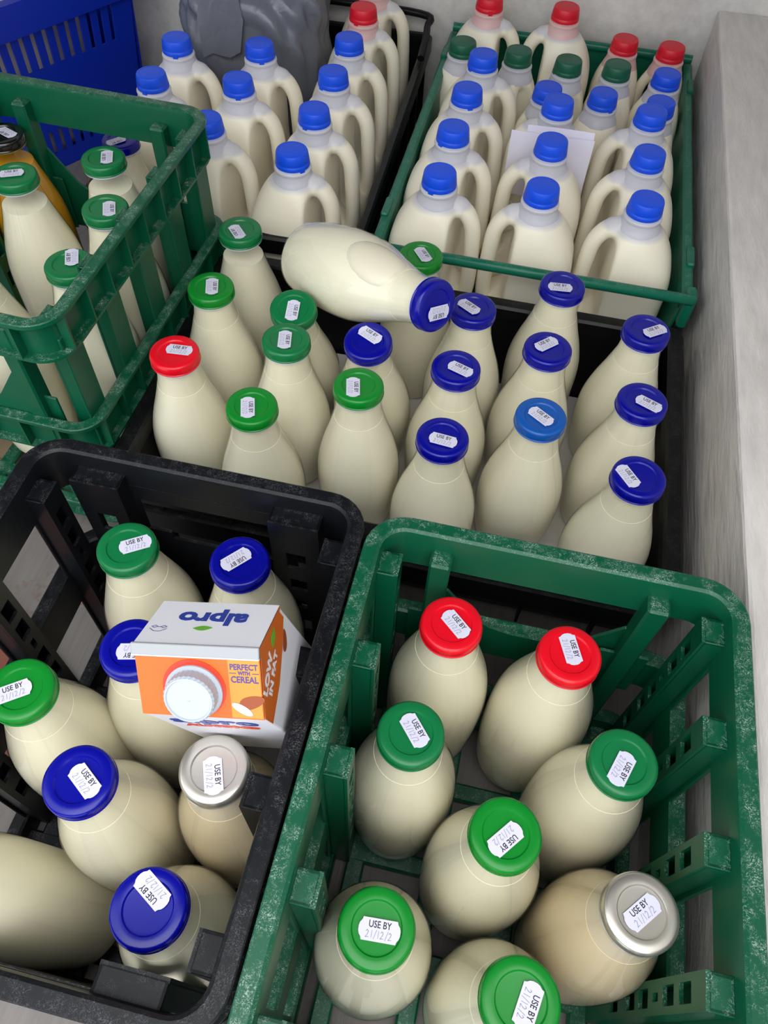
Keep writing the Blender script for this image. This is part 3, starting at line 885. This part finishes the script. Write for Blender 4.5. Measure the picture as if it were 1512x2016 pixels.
# top fin, folded over towards the front
part('top_fin', rbox(-cw - .0012, cw + .0005, -.0072, .0004, -.0011, .0011, .0005, 1), 'card_silver', ct, loc=(0, 0, gable + .0016), rot=(math.radians(34), 0, 0))
part('fin_edge', rbox(-cw - .0012, cw + .0005, -.0080, -.0070, -.0013, .0013, .0003, 1), 'card_white', ct, loc=(0, 0, gable + .0016), rot=(math.radians(34), 0, 0))
off = .0008
def on_front(name, me_or_vf, m_, u, v, h=off, rz=0):
    me = me_or_vf if not isinstance(me_or_vf, tuple) else newmesh(name, *me_or_vf)
    M = Matrix.Translation(front) @ Matrix.Rotation(slope, 4, 'X') @ Matrix.Translation((u, v, h)) @ Matrix.Rotation(rz, 4, 'Z')
    o = link(name, me, m_, ct); o.matrix_local = M; return o
on_front('tan_panel', prism([(.0195, .001), (.0395, .001), (.0395, sl - .006), (.0195, sl - .006)], .0002, 'z'), 'card_tan', 0, 0, off)
disc = [(.0205 * math.cos(2 * PI * k / 40), .0205 * math.sin(2 * PI * k / 40)) for k in range(40)]
disc = [(min(.0195 + .0035, p[0]), p[1]) for p in disc]
on_front('red_disc', prism(disc, .0002, 'z'), 'card_red', -.0035, sl * .41, off)
# screw cap with ribbed edge
def capmesh(r, h, n=64):
    V, F = [], []
    prof = [(r * .98, 0, 0), (r, .0005, 1), (r, h - .0015, 1), (r * .95, h, 0), (r * .90, h + .0001, 0), (r * .86, h - .0009, 0), (.0014, h - .0009, 0), (.0004, h - .0003, 0)]
    for rr, z, rib in prof:
        for i in range(n):
            a = 2 * PI * i / n; q = rr + (.0005 if (rib and i % 2) else 0)
            V.append((q * math.cos(a), q * math.sin(a), z))
    for k in range(len(prof) - 1):
        for i in range(n):
            j = (i + 1) % n; F.append((k * n + i, k * n + j, (k + 1) * n + j, (k + 1) * n + i))
    F.append(tuple((len(prof) - 1) * n + i for i in range(n)))
    return V, F
cp = on_front('screw_cap', capmesh(.0160, .0095), 'cap_white', -.0035, sl * .38, .0030)
on_front('cap_flange', lathe([(.0172, 0), (.0185, .0004), (.0185, .0018), (.0172, .0030)], 40), 'cap_white', -.0035, sl * .38, .0008)
for tx, v, sz in (('PERFECT', .0372, .0056), ('WITH', .0330, .0036), ('CEREAL', .0284, .0062)):
    on_front('lettering', text_mesh(tx, sz, sx=.82, bold=.00012), 'card_purple', .0295, v, off + .0003)
for u in (.0222, .0368):
    on_front('dash', prism([(-.0022, -.0002), (.0022, -.0002), (.0022, .0002), (-.0022, .0002)], .0001, 'z'), 'card_purple', u, .0330, off + .0003)
# almond print
al = [(.0030 + .0085 * math.cos(2 * PI * k / 24) * (1 + .25 * math.cos(2 * PI * k / 24)), .0045 * math.sin(2 * PI * k / 24)) for k in range(24)]
on_front('almond_print', prism(al, .0001, 'z'), 'card_brown', .0285, .0110, off + .0003, .35)
al2 = [(.0075 * math.cos(2 * PI * k / 20), .0028 * math.sin(2 * PI * k / 20)) for k in range(20)]
on_front('almond_flake', prism(al2, .0001, 'z'), 'card_white', .0265, .0075, off + .0005, -.55)
# logo on the back slope, reading from the far side
def on_back(name, me_or_vf, m_, u, v, h=off, rz=0):
    me = me_or_vf if not isinstance(me_or_vf, tuple) else newmesh(name, *me_or_vf)
    M = Matrix.Translation((0, cd, 0)) @ Matrix.Rotation(PI, 4, 'Z') @ Matrix.Rotation(slope, 4, 'X') @ Matrix.Translation((u, v, h)) @ Matrix.Rotation(rz, 4, 'Z')
    o = link(name, me, m_, ct); o.matrix_local = M; return o
on_back('logo_lettering', text_mesh('alpro', .0195, sx=1.12, bold=.0008), 'card_blue', -.0005, .0195, off)
def leaf():
    p = []
    for k in range(13): p.append((-.0055 + .011 * k / 12, .0022 * math.sin(PI * k / 12)))
    for k in range(12, 0, -1): p.append((-.0055 + .011 * k / 12, -.0018 * math.sin(PI * k / 12)))
    return p
on_back('logo_leaf', prism([(p[0] * 1.15, p[1] * 1.3) for p in leaf()], .0002, 'z'), 'leaf_green', .0020, .0315, off, .12)
on_back('recycling_mark', strokes([[(-.0055, 0), (-.002, .003), (.002, .003), (.0055, 0)], [(-.005, -.0022), (-.003, -.0008), (-.001, -.0022), (-.003, -.0036), (-.005, -.0022)], [(.001, -.0022), (.003, -.0008), (.005, -.0022), (.003, -.0036), (.001, -.0022)], [(-.001, -.002), (.001, -.002)]], .0005), 'card_purple', .0305, .0340, off + .0001)
# right gable: orange print with LOW IN FAT
sidem = Matrix.Translation((cw, 0, 0)) @ Matrix.Rotation(PI / 2, 4, 'Z') @ Matrix.Rotation(PI / 2, 4, 'X')
def on_right(name, me_or_vf, m_, u, v, h, rz=0):
    me = me_or_vf if not isinstance(me_or_vf, tuple) else newmesh(name, *me_or_vf)
    o = link(name, me, m_, ct); o.matrix_local = sidem @ Matrix.Translation((u, v, h)) @ Matrix.Rotation(rz, 4, 'Z'); return o
on_right('side_print', prism([(-cd + .0005, -.020), (-.01, -.024), (.012, -.020), (cd - .004, -.012), (cd - .004, 0), (-cd + .0005, 0)], .0002, 'z'), 'card_orange', 0, 0, .0003)
on_right('gable_print', prism([(-cd, 0), (cd, 0), (0, gable)], .0002, 'z'), 'card_orange', 0, 0, .0004)
on_right('lettering', text_mesh('LOW', .0120, sx=.95, bold=.0005), 'card_white', -.0105, .0085, .0009, 0)
on_right('lettering', text_mesh('IN FAT', .0100, sx=.95, bold=.0004), 'card_white', -.0070, -.0035, .0009, 0)
on_right('leaf_print', prism([(p[0] * 1.2, p[1] * 2.2) for p in leaf()], .0002, 'z'), 'leaf_green', .0135, .008, .0008, .3)
on_right('almond_print', prism(al, .0002, 'z'), 'card_brown', .016, -.026, .0006, .8)
# front face logo
fm = Matrix.Translation((0, -cd, 0)) @ Matrix.Rotation(PI / 2, 4, 'X')
for nm, tx, sz, v, m_ in (('logo_lettering', 'alpro', .026, -.022, 'card_blue'), ('lettering', 'ALMOND', .011, -.042, 'card_red')):
    o = link(nm, text_mesh(tx, sz, sx=1.1, bold=.0008), m_, ct); o.matrix_local = fm @ Matrix.Translation((0, v, .0004))

# ------------------------------------------------------------------ folded paper between two jugs
pt = thing('folded_paper', 'folded sheet of white paper stuck between two milk jugs', 'paper', (.020, 1.0575, 0.165))
def sheet(w0, w1, h, t, bend):
    V, F = [], []
    n = 10
    for k in range(n + 1):
        u = w0 + (w1 - w0) * k / n
        for z in (0, h):
            for y in (-t / 2, t / 2):
                V.append((u, y + bend * math.sin(PI * k / n) * (z / h), z))
    for k in range(n):
        a = k * 4; b_ = a + 4
        F += [(a, b_, b_ + 2, a + 2), (a + 1, a + 3, b_ + 3, b_ + 1), (a + 2, b_ + 2, b_ + 3, a + 3), (a, a + 1, b_ + 1, b_)]
    F += [(0, 2, 3, 1), (n * 4, n * 4 + 1, n * 4 + 3, n * 4 + 2)]
    return V, F
part('front_leaf', sheet(-.058, .056, .098, .0005, -.0010), 'paper', pt, rot=(.04, 0, .02))
part('back_leaf', sheet(-.034, .057, .106, .0005, .0012), 'paper', pt, loc=(0, .0022, 0), rot=(.02, -.03, -.02))

# ------------------------------------------------------------------ grey plastic sack
def sack():
    rng = np.random.RandomState(3)
    nz, n = 46, 96
    V, F = [], []
    ph = rng.rand(14) * 6.28
    for k in range(nz):
        t = k / (nz - 1)
        z = .30 * t
        hx = .118 + .006 * math.sin(5 * t + 1); hy = .095
        if t > .80:
            q = (t - .80) / .20; hx *= 1 - .55 * q ** 2; hy *= 1 - .7 * q ** 2
        for i in range(n):
            a = 2 * PI * i / n
            c, s = math.cos(a), math.sin(a); ex = 3.4
            x = hx * math.copysign(abs(c) ** (2 / ex), c); y = hy * math.copysign(abs(s) ** (2 / ex), s)
            wob = .0022 * math.sin(7 * a + 9 * t + ph[0]) + .0018 * math.sin(13 * a - 6 * t + ph[1]) + .0016 * math.sin(4 * a + 24 * t + ph[2]) + .0014 * math.sin(19 * a + 14 * t + ph[3])
            fold = .006 * max(0, t - .55) * math.sin(11 * a + 30 * t + ph[4]) * 3
            r = 1 + (wob + fold) / .1
            V.append((x * r, y * r, z + .004 * math.sin(6 * a + ph[5]) * t))
    for k in range(nz - 1):
        for i in range(n):
            j = (i + 1) % n; F.append((k * n + i, k * n + j, (k + 1) * n + j, (k + 1) * n + i))
    F.append(tuple(range(n - 1, -1, -1))); F.append(tuple((nz - 1) * n + i for i in range(n)))
    return V, F
sk = thing('plastic_sack', 'grey plastic sack with a taped flap behind the milk jugs', 'sack', (-.492, 1.322, .034), math.radians(4))
so = part('sack_body', sack(), 'sack_grey', sk, True)
nt = MATS['sack_grey'].node_tree
tcn = nt.nodes.new('ShaderNodeTexCoord'); vn = nt.nodes.new('ShaderNodeTexVoronoi'); vn.feature = 'DISTANCE_TO_EDGE'; vn.inputs['Scale'].default_value = 13
nn = nt.nodes.new('ShaderNodeTexNoise'); nn.inputs['Scale'].default_value = 9; nn.inputs['Detail'].default_value = 4
mixv = nt.nodes.new('ShaderNodeMix'); mixv.data_type = 'VECTOR'; mixv.inputs[0].default_value = .25
nt.links.new(tcn.outputs['Object'], mixv.inputs[4]); nt.links.new(tcn.outputs['Object'], nn.inputs['Vector']); nt.links.new(nn.outputs['Color'], mixv.inputs[5])
nt.links.new(mixv.outputs[1], vn.inputs['Vector'])
bpn = nt.nodes.new('ShaderNodeBump'); bpn.inputs['Strength'].default_value = .30; bpn.inputs['Distance'].default_value = .010
nt.links.new(vn.outputs['Distance'], bpn.inputs['Height']); nt.links.new(bpn.outputs['Normal'], nt.nodes['Principled BSDF'].inputs['Normal'])
fl = []
flp = [(-.030, .055), (.028, .050), (.034, .015), (.026, -.030), (.008, -.040), (-.020, -.036), (-.036, -.044), (-.040, .010)]
part('flap', prism(flp, .0025), 'sack_grey', sk, loc=(-.030, -.098, .225), rot=(-.12, 0, 0))

# ------------------------------------------------------------------ blue shopping basket with a white bag in it
def basket():
    t = thing('shopping_basket', 'blue plastic shopping basket with slotted sides', 'basket', (-.915, 1.232, 0), math.radians(60.7))
    # local: long side along x (0.44), facing -y
    L_, W_, Hh, tap = .40, .20, .28, .012
    def side(width, depth, slots_rows, nm, loc, rot):
        holes = []
        for z0, z1, n_, sw, mg in slots_rows:
            for k in range(n_):
                u = -width / 2 + mg + (width - 2 * mg) * k / (n_ - 1)
                holes.append((u - sw / 2, u + sw / 2, z0, z1))
        pl = plate(-width / 2, width / 2, 0, Hh - .035, holes, .004)
        # taper towards the bottom
        V = [(x * (1 - .14 * (1 - z / Hh)), y + tap * (1 - z / Hh), z) for x, y, z in pl[0]]
        part(nm, (V, pl[1]), 'basket_blue', t, loc=loc, rot=rot)
    rows = [(.172, .228, 15, .0090, .045), (.030, .070, 15, .0090, .045)]
    side(L_, 0, rows, 'long_side', (0, -W_ / 2, 0), (0, 0, 0))
    side(L_, 0, rows, 'long_side', (0, W_ / 2, 0), (0, 0, PI))
    rows2 = [(.180, .228, 9, .0075, .045), (.030, .070, 9, .0075, .045)]
    side(W_, 0, rows2, 'short_side', (L_ / 2, 0, 0), (0, 0, PI / 2))
    side(W_, 0, rows2, 'short_side', (-L_ / 2, 0, 0), (0, 0, -PI / 2))
    part('rim', ring(L_ / 2 + .010, W_ / 2 + .010, .02, [(0, .281), (-.014, .283), (-.014, .240), (-.008, .240), (-.008, .277), (-.004, .277), (-.003, .233), (0, .233)], 5), 'basket_blue', t, True, 35)
    part('base', rbox(-L_ / 2 * .86, L_ / 2 * .86, -W_ / 2 + tap, W_ / 2 - tap, 0, .006, .002, 1), 'basket_blue', t)
    return t
basket()
def blob():
    rng = np.random.RandomState(5); ph = rng.rand(8) * 6.28
    V, F = [], []; nz, n = 26, 48
    for k in range(nz):
        t = k / (nz - 1); z = .010 + .37 * t
        rx = .135 * (math.sin(PI * min(1, .25 + .62 * t)) ** .6); ry = .072 * (math.sin(PI * min(1, .25 + .62 * t)) ** .6)
        for i in range(n):
            a = 2 * PI * i / n
            w = 1 + .05 * math.sin(5 * a + 7 * t + ph[0]) + .04 * math.sin(9 * a - 11 * t + ph[1]) + .03 * math.sin(3 * a + 17 * t + ph[2])
            V.append((rx * w * math.cos(a), ry * w * math.sin(a), z + .008 * math.sin(4 * a + ph[3])))
    for k in range(nz - 1):
        for i in range(n):
            j = (i + 1) % n; F.append((k * n + i, k * n + j, (k + 1) * n + j, (k + 1) * n + i))
    F.append(tuple(range(n - 1, -1, -1))); F.append(tuple((nz - 1) * n + i for i in range(n)))
    return V, F
o = part('carrier_bag', blob(), 'bag_white', None, True, loc=(-.915, 1.232, 0), rot=(0, 0, math.radians(60.7)))
tag(o, 'crumpled white plastic bag filling the blue basket', 'bag')

# ------------------------------------------------------------------ bits lying on the floor
o = part('wooden_board', rbox(-.15, .15, -.11, .11, 0, .010, .002, 1), 'rust_board', loc=(-.545, .225, 0), rot=(0, 0, math.radians(-32)))
tag(o, 'reddish brown board lying on the floor left of the black crate', 'board')
lv = []
for k in range(9):
    a = 2 * PI * k / 9
    lv.append((.018 * math.cos(a) * (1 + .35 * math.sin(3 * a)), .012 * math.sin(a) * (1 + .3 * math.cos(2 * a))))
o = part('dry_leaf', prism(lv, .0015, 'z'), 'dry_leaf', loc=(-.425, .355, .0002), rot=(0, 0, .6))
tag(o, 'curled dry brown leaf scrap on the van floor', 'leaf')
